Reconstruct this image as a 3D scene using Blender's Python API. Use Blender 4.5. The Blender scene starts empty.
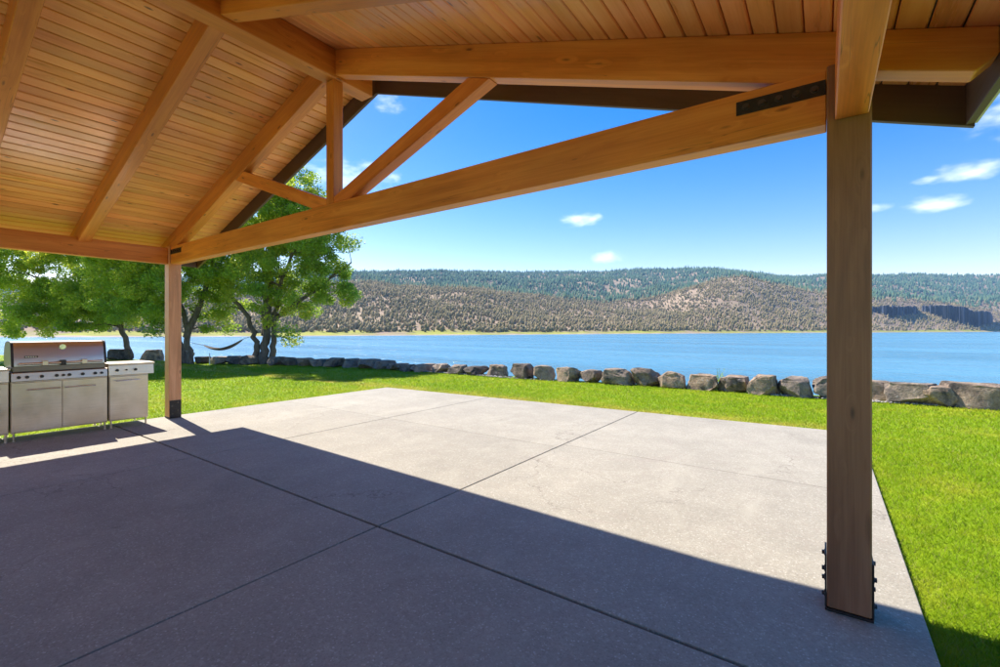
import bpy, bmesh, math, random
import numpy as np
from mathutils import Vector, Matrix
R = math.radians
scene = bpy.context.scene
COL = scene.collection

# ------------------------------------------------------------------ camera
H = 1.5
F_PX, YAW, VH, CX = 458.14, R(36.2726), 329.5, 487.89      # solved from the pavilion, for a 1000 x 667 picture
cam_d = bpy.data.cameras.new('camera'); cam = bpy.data.objects.new('camera', cam_d); COL.objects.link(cam)
cam.location = (0, 0, H); cam.rotation_euler = (R(90), 0, YAW)
cam_d.sensor_width = 36; cam_d.lens = F_PX / 1000 * 36
cam_d.shift_x = (500 - CX) / 1000; cam_d.shift_y = -(333.5 - VH) / 1000
cam_d.clip_start = .05; cam_d.clip_end = 30000
scene.camera = cam

# ------------------------------------------------------------------ sky, sun, exposure
SUN = Vector((-.882, .115, 1)).normalized()
SUN_EL, SUN_ROT = math.asin(SUN.z), math.atan2(SUN.x, SUN.y)
SKY_STRENGTH = .091
SUN_STRENGTH = 2.0
EXPOSURE = 2.26
def pix_dir(u, v):
    s, c = math.sin(YAW), math.cos(YAW); r = (u - CX) / F_PX
    return Vector((-s + c * r, c + s * r, (VH - v) / F_PX))
def pix_ground(u, v, z=0.):
    d = pix_dir(u, v); t = (z - H) / d.z
    return Vector((d.x * t, d.y * t, z)), t

world = bpy.data.worlds.new('World'); scene.world = world; world.use_nodes = True
wn, wl = world.node_tree.nodes, world.node_tree.links
for n in list(wn): wn.remove(n)
def wnode(t, **k):
    n = wn.new(t)
    for a, b in k.items(): setattr(n, a, b)
    return n
def wmath(op, a, b=None, c=None, clamp=False):
    n = wnode('ShaderNodeMath', operation=op, use_clamp=clamp)
    for i, x in enumerate((a, b, c)):
        if x is None: continue
        if isinstance(x, (int, float)): n.inputs[i].default_value = x
        else: wl.new(x, n.inputs[i])
    return n.outputs[0]
sky = wnode('ShaderNodeTexSky', sky_type='NISHITA', sun_disc=False)
sky.sun_elevation = SUN_EL; sky.sun_rotation = SUN_ROT
sky.altitude = 900; sky.air_density = 1.0; sky.dust_density = .35; sky.ozone_density = 5.0
satn = wnode('ShaderNodeHueSaturation'); satn.inputs['Saturation'].default_value = 2.0; satn.inputs['Value'].default_value = 1.0
tint = wnode('ShaderNodeMix', data_type='RGBA', blend_type='MULTIPLY'); tint.inputs[0].default_value = 1; wl.new(sky.outputs[0], tint.inputs[6]); tint.inputs[7].default_value = (1, .70, .54, 1)
wl.new(tint.outputs[2], satn.inputs['Color'])
tc = wnode('ShaderNodeTexCoord'); DIR = tc.outputs['Generated']
nz = wnode('ShaderNodeTexNoise'); nz.inputs['Scale'].default_value = 30; nz.inputs['Detail'].default_value = 4; nz.inputs['Roughness'].default_value = .5
mp = wnode('ShaderNodeMapping'); mp.inputs['Scale'].default_value = (1, 1, 2.2)
wl.new(DIR, mp.inputs[0]); wl.new(mp.outputs[0], nz.inputs['Vector'])
def wdot(v):
    n = wnode('ShaderNodeVectorMath', operation='DOT_PRODUCT'); wl.new(DIR, n.inputs[0]); n.inputs[1].default_value = v; return n.outputs['Value']
cl = None
for (u, v, a, b, dens) in [(580, 220, 26, 9, 1), (608, 257, 19, 8, .9), (968, 171, 36, 12, 1.05), (936, 204, 29, 11, 1.05), (929, 179, 15, 5, .8),
                           (877, 207, 14, 5, .7), (352, 176, 60, 20, .85), (388, 102, 18, 12, .5), (1040, 98, 70, 40, .8), (700, 62, 60, 14, .4),
                           (1300, 160, 60, 16, 1), (-900, 200, 80, 20, 1), (1900, 120, 90, 30, 1), (30, 268, 50, 18, .75)]:
    d = pix_dir(u, v).normalized(); e1 = d.cross(Vector((0, 0, 1))).normalized(); e2 = e1.cross(d)
    k = F_PX * math.sqrt(1 + ((u - CX) / F_PX) ** 2)
    if u < -800 or u > 1500: k = F_PX
    x = wmath('MULTIPLY', wdot(e1), k / a * 1.15); y = wmath('MULTIPLY', wdot(e2), k / b * 1.1)
    q = wmath('ADD', wmath('MULTIPLY', x, x), wmath('MULTIPLY', y, y))
    m = wmath('MULTIPLY', wmath('SUBTRACT', 1, q), dens)
    front = wmath('GREATER_THAN', wdot(d), .3)
    m = wmath('SUBTRACT', m, wmath('MULTIPLY', wmath('SUBTRACT', 1, front), 50))
    cl = m if cl is None else wmath('MAXIMUM', cl, m)
fac = wmath('ADD', cl, wmath('MULTIPLY', wmath('SUBTRACT', nz.outputs['Fac'], .5), 2.4))
mr = wnode('ShaderNodeMapRange', interpolation_type='SMOOTHSTEP'); wl.new(fac, mr.inputs[0])
mr.inputs[1].default_value = -.05; mr.inputs[2].default_value = 1.9; mr.inputs[3].default_value = 0; mr.inputs[4].default_value = .7
clf = wmath('MULTIPLY', mr.outputs[0], wmath('GREATER_THAN', cl, -1.2))
mx = wnode('ShaderNodeMix', data_type='RGBA'); wl.new(clf, mx.inputs[0]); wl.new(satn.outputs[0], mx.inputs[6]); mx.inputs[7].default_value = (5.0, 5.1, 5.3, 1)
bg = wnode('ShaderNodeBackground'); bg.inputs['Strength'].default_value = SKY_STRENGTH
wl.new(mx.outputs[2], bg.inputs['Color'])
wo = wnode('ShaderNodeOutputWorld'); wl.new(bg.outputs[0], wo.inputs['Surface'])

sun_d = bpy.data.lights.new('sun', 'SUN'); sun_d.energy = SUN_STRENGTH; sun_d.angle = R(.53); sun_d.color = (1, .93, .82)
sun = bpy.data.objects.new('sun', sun_d); COL.objects.link(sun)
sun.rotation_euler = SUN.to_track_quat('Z', 'Y').to_euler(); sun.location = (-20, 5, 30)
vs = scene.view_settings; vs.view_transform = 'Standard'; vs.look = 'None'; vs.gamma = 1; vs.exposure = EXPOSURE; vs.use_curve_mapping = False
scene.render.engine = 'CYCLES'
cy = scene.cycles; cy.max_bounces = 10; cy.diffuse_bounces = 6; cy.glossy_bounces = 4; cy.transmission_bounces = 4; cy.volume_bounces = 0
cy.transparent_max_bounces = 8

# ------------------------------------------------------------------ helpers
def new_obj(name, me, mat=None, parent=None, mw=None):
    o = bpy.data.objects.new(name, me); COL.objects.link(o)
    if mat is not None and me is not None and not me.materials: me.materials.append(mat)
    if mw is not None: o.matrix_world = mw
    if parent is not None:
        o.parent = parent
        o.matrix_parent_inverse = parent.matrix_basis.inverted()
    return o
def mesh_pd(name, v, f):
    me = bpy.data.meshes.new(name); me.from_pydata([tuple(p) for p in v], [], f); me.update(); return me
def mesh_np(name, v, tris, smooth=False):
    v = np.asarray(v, np.float32); tris = np.asarray(tris, np.int32); k = tris.shape[1]
    me = bpy.data.meshes.new(name); me.vertices.add(len(v)); me.vertices.foreach_set('co', v.ravel())
    me.loops.add(tris.size); me.loops.foreach_set('vertex_index', tris.ravel())
    me.polygons.add(len(tris)); me.polygons.foreach_set('loop_start', np.arange(0, tris.size, k, dtype=np.int32))
    try: me.polygons.foreach_set('loop_total', np.full(len(tris), k, np.int32))
    except Exception: pass
    if smooth: me.polygons.foreach_set('use_smooth', np.ones(len(tris), bool))
    me.update(calc_edges=True); me.validate(); return me
def bm_mesh(bm, name, bevel=0., seg=1, smooth=False):
    bmesh.ops.recalc_face_normals(bm, faces=bm.faces)
    if bevel > 0:
        es = [e for e in bm.edges if len(e.link_faces) == 2 and e.calc_face_angle(0) > R(25)]
        bmesh.ops.bevel(bm, geom=es, offset=bevel, segments=seg, profile=.5, affect='EDGES', clamp_overlap=True)
    me = bpy.data.meshes.new(name); bm.to_mesh(me); bm.free()
    if smooth:
        me.polygons.foreach_set('use_smooth', [True] * len(me.polygons)); me.set_sharp_from_angle(angle=R(35))
    return me
def bm_box(bm, x0, x1, y0, y1, z0, z1):
    vs_ = [bm.verts.new((x, y, z)) for z in (z0, z1) for (x, y) in ((x0, y0), (x1, y0), (x1, y1), (x0, y1))]
    for f in ((0, 3, 2, 1), (4, 5, 6, 7), (0, 1, 5, 4), (1, 2, 6, 5), (2, 3, 7, 6), (3, 0, 4, 7)): bm.faces.new([vs_[i] for i in f])
def bm_prism(bm, poly, a0, a1, axis='y'):
    def P(p, a):
        return {'y': (p[0], a, p[1]), 'x': (a, p[0], p[1]), 'z': (p[0], p[1], a)}[axis]
    A = [bm.verts.new(P(p, a0)) for p in poly]; B = [bm.verts.new(P(p, a1)) for p in poly]
    bm.faces.new(A); bm.faces.new(B[::-1]); n = len(poly)
    for i in range(n): bm.faces.new([A[i], B[i], B[(i + 1) % n], A[(i + 1) % n]])
def bm_cyl(bm, p0, p1, r0, r1=None, n=12, cap=True):
    r1 = r0 if r1 is None else r1; p0, p1 = Vector(p0), Vector(p1); d = (p1 - p0).normalized()
    q = d.to_track_quat('Z', 'Y'); A, B = [], []
    for i in range(n):
        a = 2 * math.pi * i / n; o = q @ Vector((math.cos(a), math.sin(a), 0))
        A.append(bm.verts.new(p0 + o * r0)); B.append(bm.verts.new(p1 + o * r1))
    for i in range(n): bm.faces.new([A[i], A[(i + 1) % n], B[(i + 1) % n], B[i]])
    if cap: bm.faces.new(A[::-1]); bm.faces.new(B)
def box_obj(name, b, mat, parent=None, bevel=.003, mw=None, seg=1):
    bm = bmesh.new(); bm_box(bm, *b); return new_obj(name, bm_mesh(bm, name, bevel, seg), mat, parent, mw)
def empty(name, loc, rz=0.):
    o = bpy.data.objects.new(name, None); COL.objects.link(o); o.location = loc; o.rotation_euler = (0, 0, rz); o.empty_display_size = .2
    return o
def tag(o, label=None, cat=None, group=None, kind=None):
    if label: o['label'] = label
    if cat: o['category'] = cat
    if group: o['group'] = group
    if kind: o['kind'] = kind
    return o
def value_noise(seed, n=64):
    g = np.random.default_rng(seed).random((n, n))
    def f(x, y):
        x = np.asarray(x, float); y = np.asarray(y, float)
        xi = np.floor(x).astype(int); yi = np.floor(y).astype(int); fx = x - xi; fy = y - yi
        fx = fx * fx * (3 - 2 * fx); fy = fy * fy * (3 - 2 * fy)
        a = g[xi % n, yi % n]; b = g[(xi + 1) % n, yi % n]; c = g[xi % n, (yi + 1) % n]; d = g[(xi + 1) % n, (yi + 1) % n]
        return (a * (1 - fx) + b * fx) * (1 - fy) + (c * (1 - fx) + d * fx) * fy - .5
    return f
def fbm(seed, oct=4):
    fs = [value_noise(seed + i) for i in range(oct)]
    return lambda x, y: sum(f(np.asarray(x) * 2 ** i, np.asarray(y) * 2 ** i) / 1.9 ** i for i, f in enumerate(fs))

# ------------------------------------------------------------------ materials
class NT:
    def __init__(s, name):
        s.m = bpy.data.materials.new(name); s.m.use_nodes = True; s.n = s.m.node_tree.nodes; s.l = s.m.node_tree.links
        s.b = s.n['Principled BSDF']; s.out = s.n['Material Output']
    def node(s, t, ins=None, **k):
        n = s.n.new(t)
        for a, b in k.items(): setattr(n, a, b)
        for a, b in (ins or {}).items(): s.set(n.inputs[a], b)
        return n
    def set(s, sock, v):
        if isinstance(v, bpy.types.NodeSocket): s.l.new(v, sock)
        elif isinstance(v, tuple) and len(v) == 3 and sock.type == 'RGBA': sock.default_value = (*v, 1)
        else: sock.default_value = v
    def co(s, kind='Object'): return s.node('ShaderNodeTexCoord').outputs[kind]
    def map(s, vec, scale=(1, 1, 1), loc=None, rot=None):
        n = s.node('ShaderNodeMapping', {'Vector': vec, 'Scale': scale})
        if loc is not None: s.set(n.inputs['Location'], loc)
        if rot is not None: n.inputs['Rotation'].default_value = rot
        return n.outputs[0]
    def noise(s, vec, scale, detail=4, rough=.55, out='Fac', dist=0.):
        return s.node('ShaderNodeTexNoise', {'Vector': vec, 'Scale': scale, 'Detail': detail, 'Roughness': rough, 'Distortion': dist}).outputs[out]
    def voro(s, vec, scale, out='Distance', feature='F1'):
        return s.node('ShaderNodeTexVoronoi', {'Vector': vec, 'Scale': scale}, feature=feature).outputs[out]
    def ramp(s, fac, stops):
        n = s.node('ShaderNodeValToRGB', {'Fac': fac}); e = n.color_ramp.elements
        while len(e) < len(stops): e.new(.5)
        for i, (p, c) in enumerate(stops):
            e[i].position = p; e[i].color = (c, c, c, 1) if isinstance(c, (int, float)) else (*c, 1)
        return n.outputs[0]
    def mix(s, fac, a, b, mode='MIX'):
        n = s.node('ShaderNodeMix', data_type='RGBA', blend_type=mode)
        s.set(n.inputs[0], fac); s.set(n.inputs[6], a); s.set(n.inputs[7], b); return n.outputs[2]
    def math(s, op, a, b=None, c=None, clamp=False):
        n = s.node('ShaderNodeMath', operation=op, use_clamp=clamp)
        for i, x in enumerate((a, b, c)):
            if x is not None: s.set(n.inputs[i], x)
        return n.outputs[0]
    def rng(s, v, a, b, c, d):
        return s.node('ShaderNodeMapRange', {0: v, 1: a, 2: b, 3: c, 4: d}).outputs[0]
    def hsv(s, col, h=.5, sat=1., val=1.):
        return s.node('ShaderNodeHueSaturation', {'Color': col, 'Hue': h, 'Saturation': sat, 'Value': val}).outputs[0]
    def bump(s, height, strength=.3, dist=.01):
        return s.node('ShaderNodeBump', {'Height': height, 'Strength': strength, 'Distance': dist}).outputs[0]
    def rand(s): return s.node('ShaderNodeObjectInfo').outputs['Random']
    def fin(s, col=None, rough=None, normal=None, metal=None, spec=None):
        if col is not None: s.set(s.b.inputs['Base Color'], col)
        if rough is not None: s.set(s.b.inputs['Roughness'], rough)
        if normal is not None: s.set(s.b.inputs['Normal'], normal)
        if metal is not None: s.set(s.b.inputs['Metallic'], metal)
        if spec is not None: s.set(s.b.inputs['Specular IOR Level'], spec)
        return s.m

def wood(name, light, dark, knot, var=.16, rough=.42, knot_amt=1., stretch=1., crack=.7):
    t = NT(name); rnd = t.rand()
    off = t.node('ShaderNodeCombineXYZ', {0: t.math('MULTIPLY', rnd, 173.), 1: t.math('MULTIPLY', rnd, 91.), 2: t.math('MULTIPLY', rnd, 37.)}).outputs[0]
    v = t.node('ShaderNodeVectorMath', {0: t.co(), 1: off}, operation='ADD').outputs[0]
    # knots push the grain around them
    kv = t.map(v, (3.2 * stretch, 11, 11)); kd = t.voro(kv, 1.0)
    keep = t.math('GREATER_THAN', t.node('ShaderNodeSeparateColor', {0: t.voro(kv, 1.0, 'Color')}).outputs[0], .55)
    kn = t.math('MULTIPLY', t.rng(kd, .06, .15, 1, 0), keep)
    halo = t.math('MULTIPLY', t.rng(kd, .08, .4, 1, 0), keep)
    gv = t.map(v, (.5, 7, 7)); gv = t.node('ShaderNodeVectorMath', {0: gv, 1: t.math('MULTIPLY', halo, .7)}, operation='ADD').outputs[0]
    g1 = t.noise(gv, 1.6, 6, .6, dist=.6)
    fv = t.map(v, (1.2, 70, 70)); g2 = t.noise(fv, 1.4, 3, .6)
    gg = t.math('ADD', t.math('MULTIPLY', g1, .75), t.math('MULTIPLY', g2, .25))
    col = t.ramp(gg, [(.34, tuple(q * .82 for q in dark)), (.44, dark), (.54, tuple((a + b) / 2 for a, b in zip(light, dark))), (.66, light)])
    col = t.mix(t.math('MULTIPLY', halo, .35 * knot_amt), col, dark)
    col = t.mix(t.math('MULTIPLY', kn, .85 * knot_amt), col, knot)
    ck = t.math('ABSOLUTE', t.math('SUBTRACT', t.noise(t.map(v, (.22, 9, 9)), 1.5, 3, .5), .5))
    ck = t.math('MULTIPLY', t.rng(ck, .0, .006, crack, 0), t.rng(t.noise(t.map(v, (.7, 3, 3)), 1.1, 2), .5, .56, 0, 1))
    col = t.mix(ck, col, knot)
    blot = t.noise(t.map(v, (.8, 2, 2)), 1.3, 3, .5)
    col = t.hsv(col, val=t.rng(blot, .3, .7, .88, 1.12))
    col = t.hsv(col, h=t.rng(rnd, 0, 1, .494, .506), val=t.rng(t.math('FRACT', t.math('MULTIPLY', rnd, 7.31)), 0, 1, 1 - var, 1 + var))
    return t.fin(col, t.rng(g1, .3, .7, rough - .07, rough + .1), t.bump(gg, .12, .004))
M = {}
M['beam'] = wood('stained_fir_timber', (.80, .295, .060), (.64, .19, .032), (.2, .06, .015))
M['deck'] = wood('knotty_pine_board', (.94, .46, .16), (.85, .355, .098), (.2, .07, .02), var=.11, rough=.32, knot_amt=1.1, crack=.0)
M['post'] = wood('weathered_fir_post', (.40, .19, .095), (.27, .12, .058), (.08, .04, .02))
M['post_lit'] = wood('lit_fir_post', (.82, .42, .21), (.66, .30, .13), (.2, .08, .03))  # same fir as the dark post; the warm light on it is in the colour
M['trim'] = wood('dark_brown_trim_paint', (.105, .066, .047), (.08, .05, .036), (.06, .04, .03), var=.05, rough=.55, knot_amt=.2)

t = NT('black_steel'); nn = t.noise(t.co(), 30, 3)
M['black'] = t.fin(t.ramp(nn, [(.3, (.016, .014, .013)), (.7, (.035, .03, .027))]), .45, t.bump(nn, .1, .002), .3)
t = NT('zinc_bolt'); M['bolt'] = t.fin((.09, .085, .08), .38, metal=.8)

def steel(name, c=.62, rough=.3):
    t = NT(name); v = t.co(); g = t.noise(t.map(v, (120, 2, 120)), 1.5, 3); sm = t.noise(v, 3.5, 4, .6)
    col = t.hsv(t.ramp(g, [(.3, (c * .85, c * .72, c * .60)), (.7, (c, c * .85, c * .715))]), val=t.rng(sm, .3, .7, .86, 1.06))
    t.b.inputs['Anisotropic'].default_value = .4
    return t.fin(col, t.rng(sm, .3, .7, rough - .05, rough + .1), t.bump(g, .05, .001), 1.)
M['steel'] = steel('brushed_stainless_steel', .74, .33)
M['steel_lid'] = NT('stainless_lid').fin((.60, .60, .61), .33, metal=1.)
M['chrome'] = NT('polished_chrome').fin((.75, .74, .73), .12, metal=1.)
t = NT('dark_enamel'); M['enamel'] = t.fin(t.ramp(t.noise(t.co(), 12, 3), [(.3, (.02, .019, .018)), (.7, (.04, .037, .034))]), .4)
M['firebox'] = NT('smoked_steel').fin((.22, .19, .17), .35, metal=1.)
M['white'] = NT('white_paint').fin((.75, .74, .71), .5)

def concrete(name):
    t = NT(name); v = t.node('ShaderNodeNewGeometry').outputs['Position']
    cells = t.node('ShaderNodeSeparateColor', {0: t.voro(v, 105, 'Color')}).outputs[0]
    cells2 = t.node('ShaderNodeSeparateColor', {0: t.voro(v, 52, 'Color')}).outputs[1]
    d = t.voro(v, 105)
    agg = t.ramp(cells, [(0, (.275, .25, .196)), (.35, (.33, .298, .236)), (.7, (.37, .336, .27)), (.92, (.40, .364, .294)), (1, (.60, .56, .48))])
    agg = t.mix(t.math('MULTIPLY', t.math('GREATER_THAN', cells2, .93), .5), agg, (.52, .485, .40))
    paste = t.rng(d, .3, .55, 0, .65)
    col = t.mix(paste, agg, (.352, .32, .255))
    big = t.noise(v, .55, 5, .6); mid = t.noise(v, 2.6, 5, .65)
    col = t.hsv(col, val=t.rng(big, .3, .7, .90, 1.10)); col = t.hsv(col, val=t.rng(mid, .3, .7, .92, 1.07))
    # weathered stains and long swirled water marks
    st = t.noise(t.map(v, (.7, 1.6, 1)), 1.1, 6, .7, dist=1.6)
    col = t.mix(t.rng(st, .57, .72, 0, .42), col, (.33, .27, .225))
    ln = t.math('ABSOLUTE', t.math('SUBTRACT', t.noise(v, .8, 4, .55, dist=2.2), .5))
    col = t.mix(t.rng(ln, .0, .010, .26, 0), col, (.30, .245, .20))
    ce = t.node('ShaderNodeTexVoronoi', {'Vector': t.node('ShaderNodeVectorMath', {0: v, 1: t.noise(v, 1.7, 5, .6, 'Color')}, operation='ADD').outputs[0], 'Scale': .33}, feature='DISTANCE_TO_EDGE').outputs[0]
    crack = t.math('MULTIPLY', t.rng(ce, .0, .0035, 1, 0), t.rng(t.noise(v, .6, 2), .46, .56, 0, .6))
    col = t.mix(crack, col, (.14, .115, .09))
    sp = t.voro(v, 2.1); spm = t.math('MULTIPLY', t.rng(t.math('ADD', sp, t.math('MULTIPLY', t.noise(v, 14, 3), .1)), .07, .11, .4, 0), t.math('GREATER_THAN', t.node('ShaderNodeSeparateColor', {0: t.voro(v, 2.1, 'Color')}).outputs[2], .8))
    col = t.mix(spm, col, (.17, .14, .11))
    dust = t.noise(t.map(v, (1, .5, 1)), 1.4, 6, .72, dist=.8)
    col = t.mix(t.rng(dust, .54, .7, 0, .45), col, (.46, .426, .34))
    col = t.hsv(col, val=t.rng(t.rand(), 0, 1, .94, 1.05))
    bh = t.math('ADD', t.rng(d, 0, .5, 1, 0), t.math('MULTIPLY', t.noise(v, 20, 3), .6))
    return t.fin(col, .8, t.bump(bh, .35, .004), spec=.35)
M['concrete'] = concrete('exposed_aggregate_concrete')
t = NT('joint_filler'); M['joint'] = t.fin(t.ramp(t.noise(t.co(), 40, 4), [(.3, (.045, .038, .03)), (.7, (.12, .10, .08))]), .9)

def grass_mat(name, blade):
    t = NT(name); v = t.node('ShaderNodeNewGeometry').outputs['Position']
    n1 = t.noise(v, .45, 4, .6); n2 = t.noise(v, 2.3, 4, .65); n3 = t.noise(v, 60 if not blade else 34, 2, .6)
    mixn = t.math('ADD', t.math('MULTIPLY', n1, .5), t.math('MULTIPLY', n2, .5))
    g = t.ramp(mixn, [(.34, (.20, .35, .009)), (.5, (.275, .405, .012)), (.64, (.41, .45, .03))])
    sx = t.node('ShaderNodeSeparateXYZ', {0: v}); edge = t.math('SUBTRACT', sx.outputs[1], t.math('MULTIPLY_ADD', sx.outputs[0], .052, 8.509))
    dryedge = t.math('MULTIPLY', t.math('MULTIPLY', t.rng(edge, .1, .9, .75, 0), t.rng(edge, -.1, 0, 0, 1)), t.rng(n2, .38, .6, .25, 1))
    dryedge = t.math('MULTIPLY', dryedge, t.rng(sx.outputs[0], .1, .6, 1, 0))
    g = t.mix(dryedge, g, (.56, .44, .09))
    if blade:
        r = t.node('ShaderNodeAttribute', attribute_name='shade').outputs['Fac']
        g = t.hsv(g, h=t.rng(r, 0, 1, .488, .512), val=t.rng(t.math('FRACT', t.math('MULTIPLY', r, 5.7)), 0, 1, .85, 1.16))
        dry = t.math('GREATER_THAN', t.math('FRACT', t.math('MULTIPLY', r, 13.3)), .93)
        g = t.mix(t.math('MULTIPLY', dry, .7), g, (.42, .36, .14))
    else:
        g = t.mix(t.rng(n3, .35, .65, 0, .45), g, (.22, .24, .03))
    t.fin(g, .6, spec=.08)
    if blade:
        up = t.node('ShaderNodeVectorMath', {0: t.node('ShaderNodeNewGeometry').outputs['Normal'], 1: (.35, .35, .35), 2: (0, 0, .9)}, operation='MULTIPLY_ADD').outputs[0]
        up = t.node('ShaderNodeVectorMath', {0: up}, operation='NORMALIZE').outputs[0]; t.set(t.b.inputs['Normal'], up)
        tr = t.node('ShaderNodeBsdfTranslucent', {'Color': t.hsv(g, val=1.15)}); ms = t.node('ShaderNodeMixShader', {0: .45, 1: t.b.outputs[0], 2: tr.outputs[0]})
        t.l.new(ms.outputs[0], t.out.inputs['Surface'])
    return t.m
M['lawn'] = grass_mat('lawn_soil', False); M['blade'] = grass_mat('grass_blades', True)

t = NT('basalt'); v = t.co(); rnd = t.rand()
vo = t.node('ShaderNodeVectorMath', {0: v, 1: t.math('MULTIPLY', rnd, 300.)}, operation='ADD').outputs[0]
n1 = t.noise(vo, 2.6, 7, .65, dist=.6); n2 = t.noise(vo, 9, 6, .7); n3 = t.noise(vo, 26, 6, .75)
g = t.hsv(t.ramp(n1, [(.3, (.075, .066, .06)), (.5, (.19, .16, .135)), (.66, (.34, .28, .215))]), val=t.rng(t.math('FRACT', t.math('MULTIPLY', rnd, 4.3)), 0, 1, .42, 1.15))
tan = t.ramp(n2, [(.3, (.34, .21, .12)), (.7, (.62, .46, .31))])
pick = t.math('MULTIPLY', t.rng(n1, .36, .56, 0, 1), t.rng(t.math('FRACT', t.math('MULTIPLY', rnd, 9.7)), 0, 1, .0, .8))
g = t.mix(pick, g, tan)
g = t.mix(t.rng(n2, .60, .70, 0, .7), g, (.46, .43, .39))
g = t.hsv(g, val=t.rng(n3, .3, .7, .6, 1.4))
M['rock'] = t.fin(g, .85, t.bump(t.math('ADD', t.math('MULTIPLY', n2, 1.), t.math('MULTIPLY', n3, .45)), .75, .06), spec=.3)
t = NT('gravel'); v = t.node('ShaderNodeNewGeometry').outputs['Position']
M['gravel'] = t.fin(t.hsv(t.ramp(t.voro(v, 9, 'Color'), [(.0, (.16, .145, .13)), (1, (.42, .39, .36))]), val=t.rng(t.noise(v, 1.2, 5), .3, .7, .7, 1.2)), .9, t.bump(t.voro(v, 9), .6, .06))
t = NT('gravel_stone'); r = t.node('ShaderNodeAttribute', attribute_name='shade').outputs['Fac']
M['stone'] = t.fin(t.ramp(r, [(0, (.14, .125, .11)), (.5, (.3, .275, .25)), (1, (.5, .47, .43))]), .9)

# water: wind ripples break the mirror, the deep lake tints it blue
t = NT('lake_water'); v = t.node('ShaderNodeNewGeometry').outputs['Position']
w1 = t.noise(t.map(v, (.35, 1, 1), rot=(0, 0, R(-14))), 1.5, 3, .6, dist=.3); w2 = t.noise(t.map(v, (.3, 1, 1), rot=(0, 0, R(10))), .22, 4, .6)
w3 = t.noise(t.map(v, (.25, 1, 1)), .02, 3, .5)
h = t.math('ADD', t.math('MULTIPLY', w1, .25), t.math('MULTIPLY', w2, 1.))
w4 = t.noise(t.map(v, (.12, 1, 1), rot=(0, 0, R(-30))), .035, 4, .6); w3 = t.math('ADD', t.math('MULTIPLY', w3, .4), t.math('MULTIPLY', w4, .6))
M['water'] = t.fin(t.ramp(w3, [(.38, (.075, .245, .37)), (.62, (.12, .31, .43))]), t.rng(w4, .35, .65, .16, .3), t.bump(h, 1.0, 1.1), spec=.5)
M['water'].node_tree.nodes['Principled BSDF'].inputs['IOR'].default_value = 1.333

t = NT('hill_soil'); v = t.node('ShaderNodeNewGeometry').outputs['Position']
n1 = t.noise(v, .006, 6, .65); n2 = t.noise(v, .04, 5, .65)
g = t.ramp(n1, [(.34, (.26, .19, .125)), (.5, (.36, .265, .18)), (.66, (.43, .33, .22))])
g = t.mix(t.rng(n2, .5, .68, 0, .5), g, (.27, .23, .12))
M['hill'] = t.fin(g, .95, spec=.1)
t = NT('shore_meadow'); v = t.node('ShaderNodeNewGeometry').outputs['Position']
n1 = t.noise(v, .02, 5, .6); n2 = t.noise(v, .12, 4, .6)
g = t.ramp(n1, [(.35, (.34, .25, .19)), (.48, (.30, .30, .08)), (.62, (.36, .37, .07))])
M['beach_grass'] = t.fin(t.hsv(g, val=t.rng(n2, .3, .7, .8, 1.15)), .95, spec=.1)
t = NT('shore_mud'); v = t.node('ShaderNodeNewGeometry').outputs['Position']
M['mud'] = t.fin(t.ramp(t.noise(v, .05, 5, .6), [(.3, (.27, .2, .15)), (.7, (.44, .36, .28))]), .9)
t = NT('shaded_cliff_basalt'); v = t.node('ShaderNodeNewGeometry').outputs['Position']
c1 = t.noise(t.map(v, (.22, .22, .03)), 1.2, 5, .65)
M['cliff'] = t.fin(t.ramp(c1, [(.3, (.016, .026, .05)), (.55, (.03, .045, .08)), (.75, (.06, .075, .11))]), .9, t.bump(c1, .8, 2.))  # shade and blue sky light are mixed into the dark rock colour
def forest(name, a, b, c):
    t = NT(name); r = t.node('ShaderNodeAttribute', attribute_name='shade').outputs['Fac']
    return t.fin(t.ramp(r, [(0, a), (.55, b), (1, c)]), .9, spec=.1)
M['juniper'] = forest('juniper_foliage', (.185, .16, .065), (.26, .215, .105), (.37, .285, .165))
M['pine'] = forest('pine_foliage', (.04, .10, .06), (.08, .16, .09), (.15, .20, .10))

def leaf_mat(name, a, b, c):
    t = NT(name); r = t.node('ShaderNodeAttribute', attribute_name='shade').outputs['Fac']
    g = t.ramp(r, [(0, a), (.6, b), (1, c)]); t.fin(g, .45, spec=.35)
    tr = t.node('ShaderNodeBsdfTranslucent', {'Color': t.hsv(g, h=.488, val=1.6)}); ms = t.node('ShaderNodeMixShader', {0: .5, 1: t.b.outputs[0], 2: tr.outputs[0]})
    t.l.new(ms.outputs[0], t.out.inputs['Surface']); return t.m
M['leaf'] = leaf_mat('broadleaf_foliage', (.16, .29, .03), (.31, .43, .04), (.58, .56, .07))
t = NT('bark'); v = t.co(); bn = t.noise(t.map(v, (6, 6, 1.2)), 2.2, 6, .7)
M['bark'] = t.fin(t.ramp(bn, [(.3, (.07, .056, .045)), (.6, (.2, .16, .125)), (.8, (.32, .27, .21))]), .9, t.bump(bn, .9, .05))
t = NT('hammock_cloth'); v = t.co()
M['cloth'] = t.fin(t.ramp(t.noise(v, 14, 3), [(.3, (.12, .09, .075)), (.7, (.22, .17, .14))]), .9)
M['rope'] = NT('rope_fibre').fin((.5, .45, .38), .9)
t = NT('asphalt_shingle'); v = t.co(); M['roofing'] = t.fin(t.ramp(t.noise(v, 60, 3), [(.3, (.13, .14, .12)), (.7, (.26, .28, .23))]), .85)
M['drip'] = NT('drip_edge_metal').fin((.52, .55, .46), .4)

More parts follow.
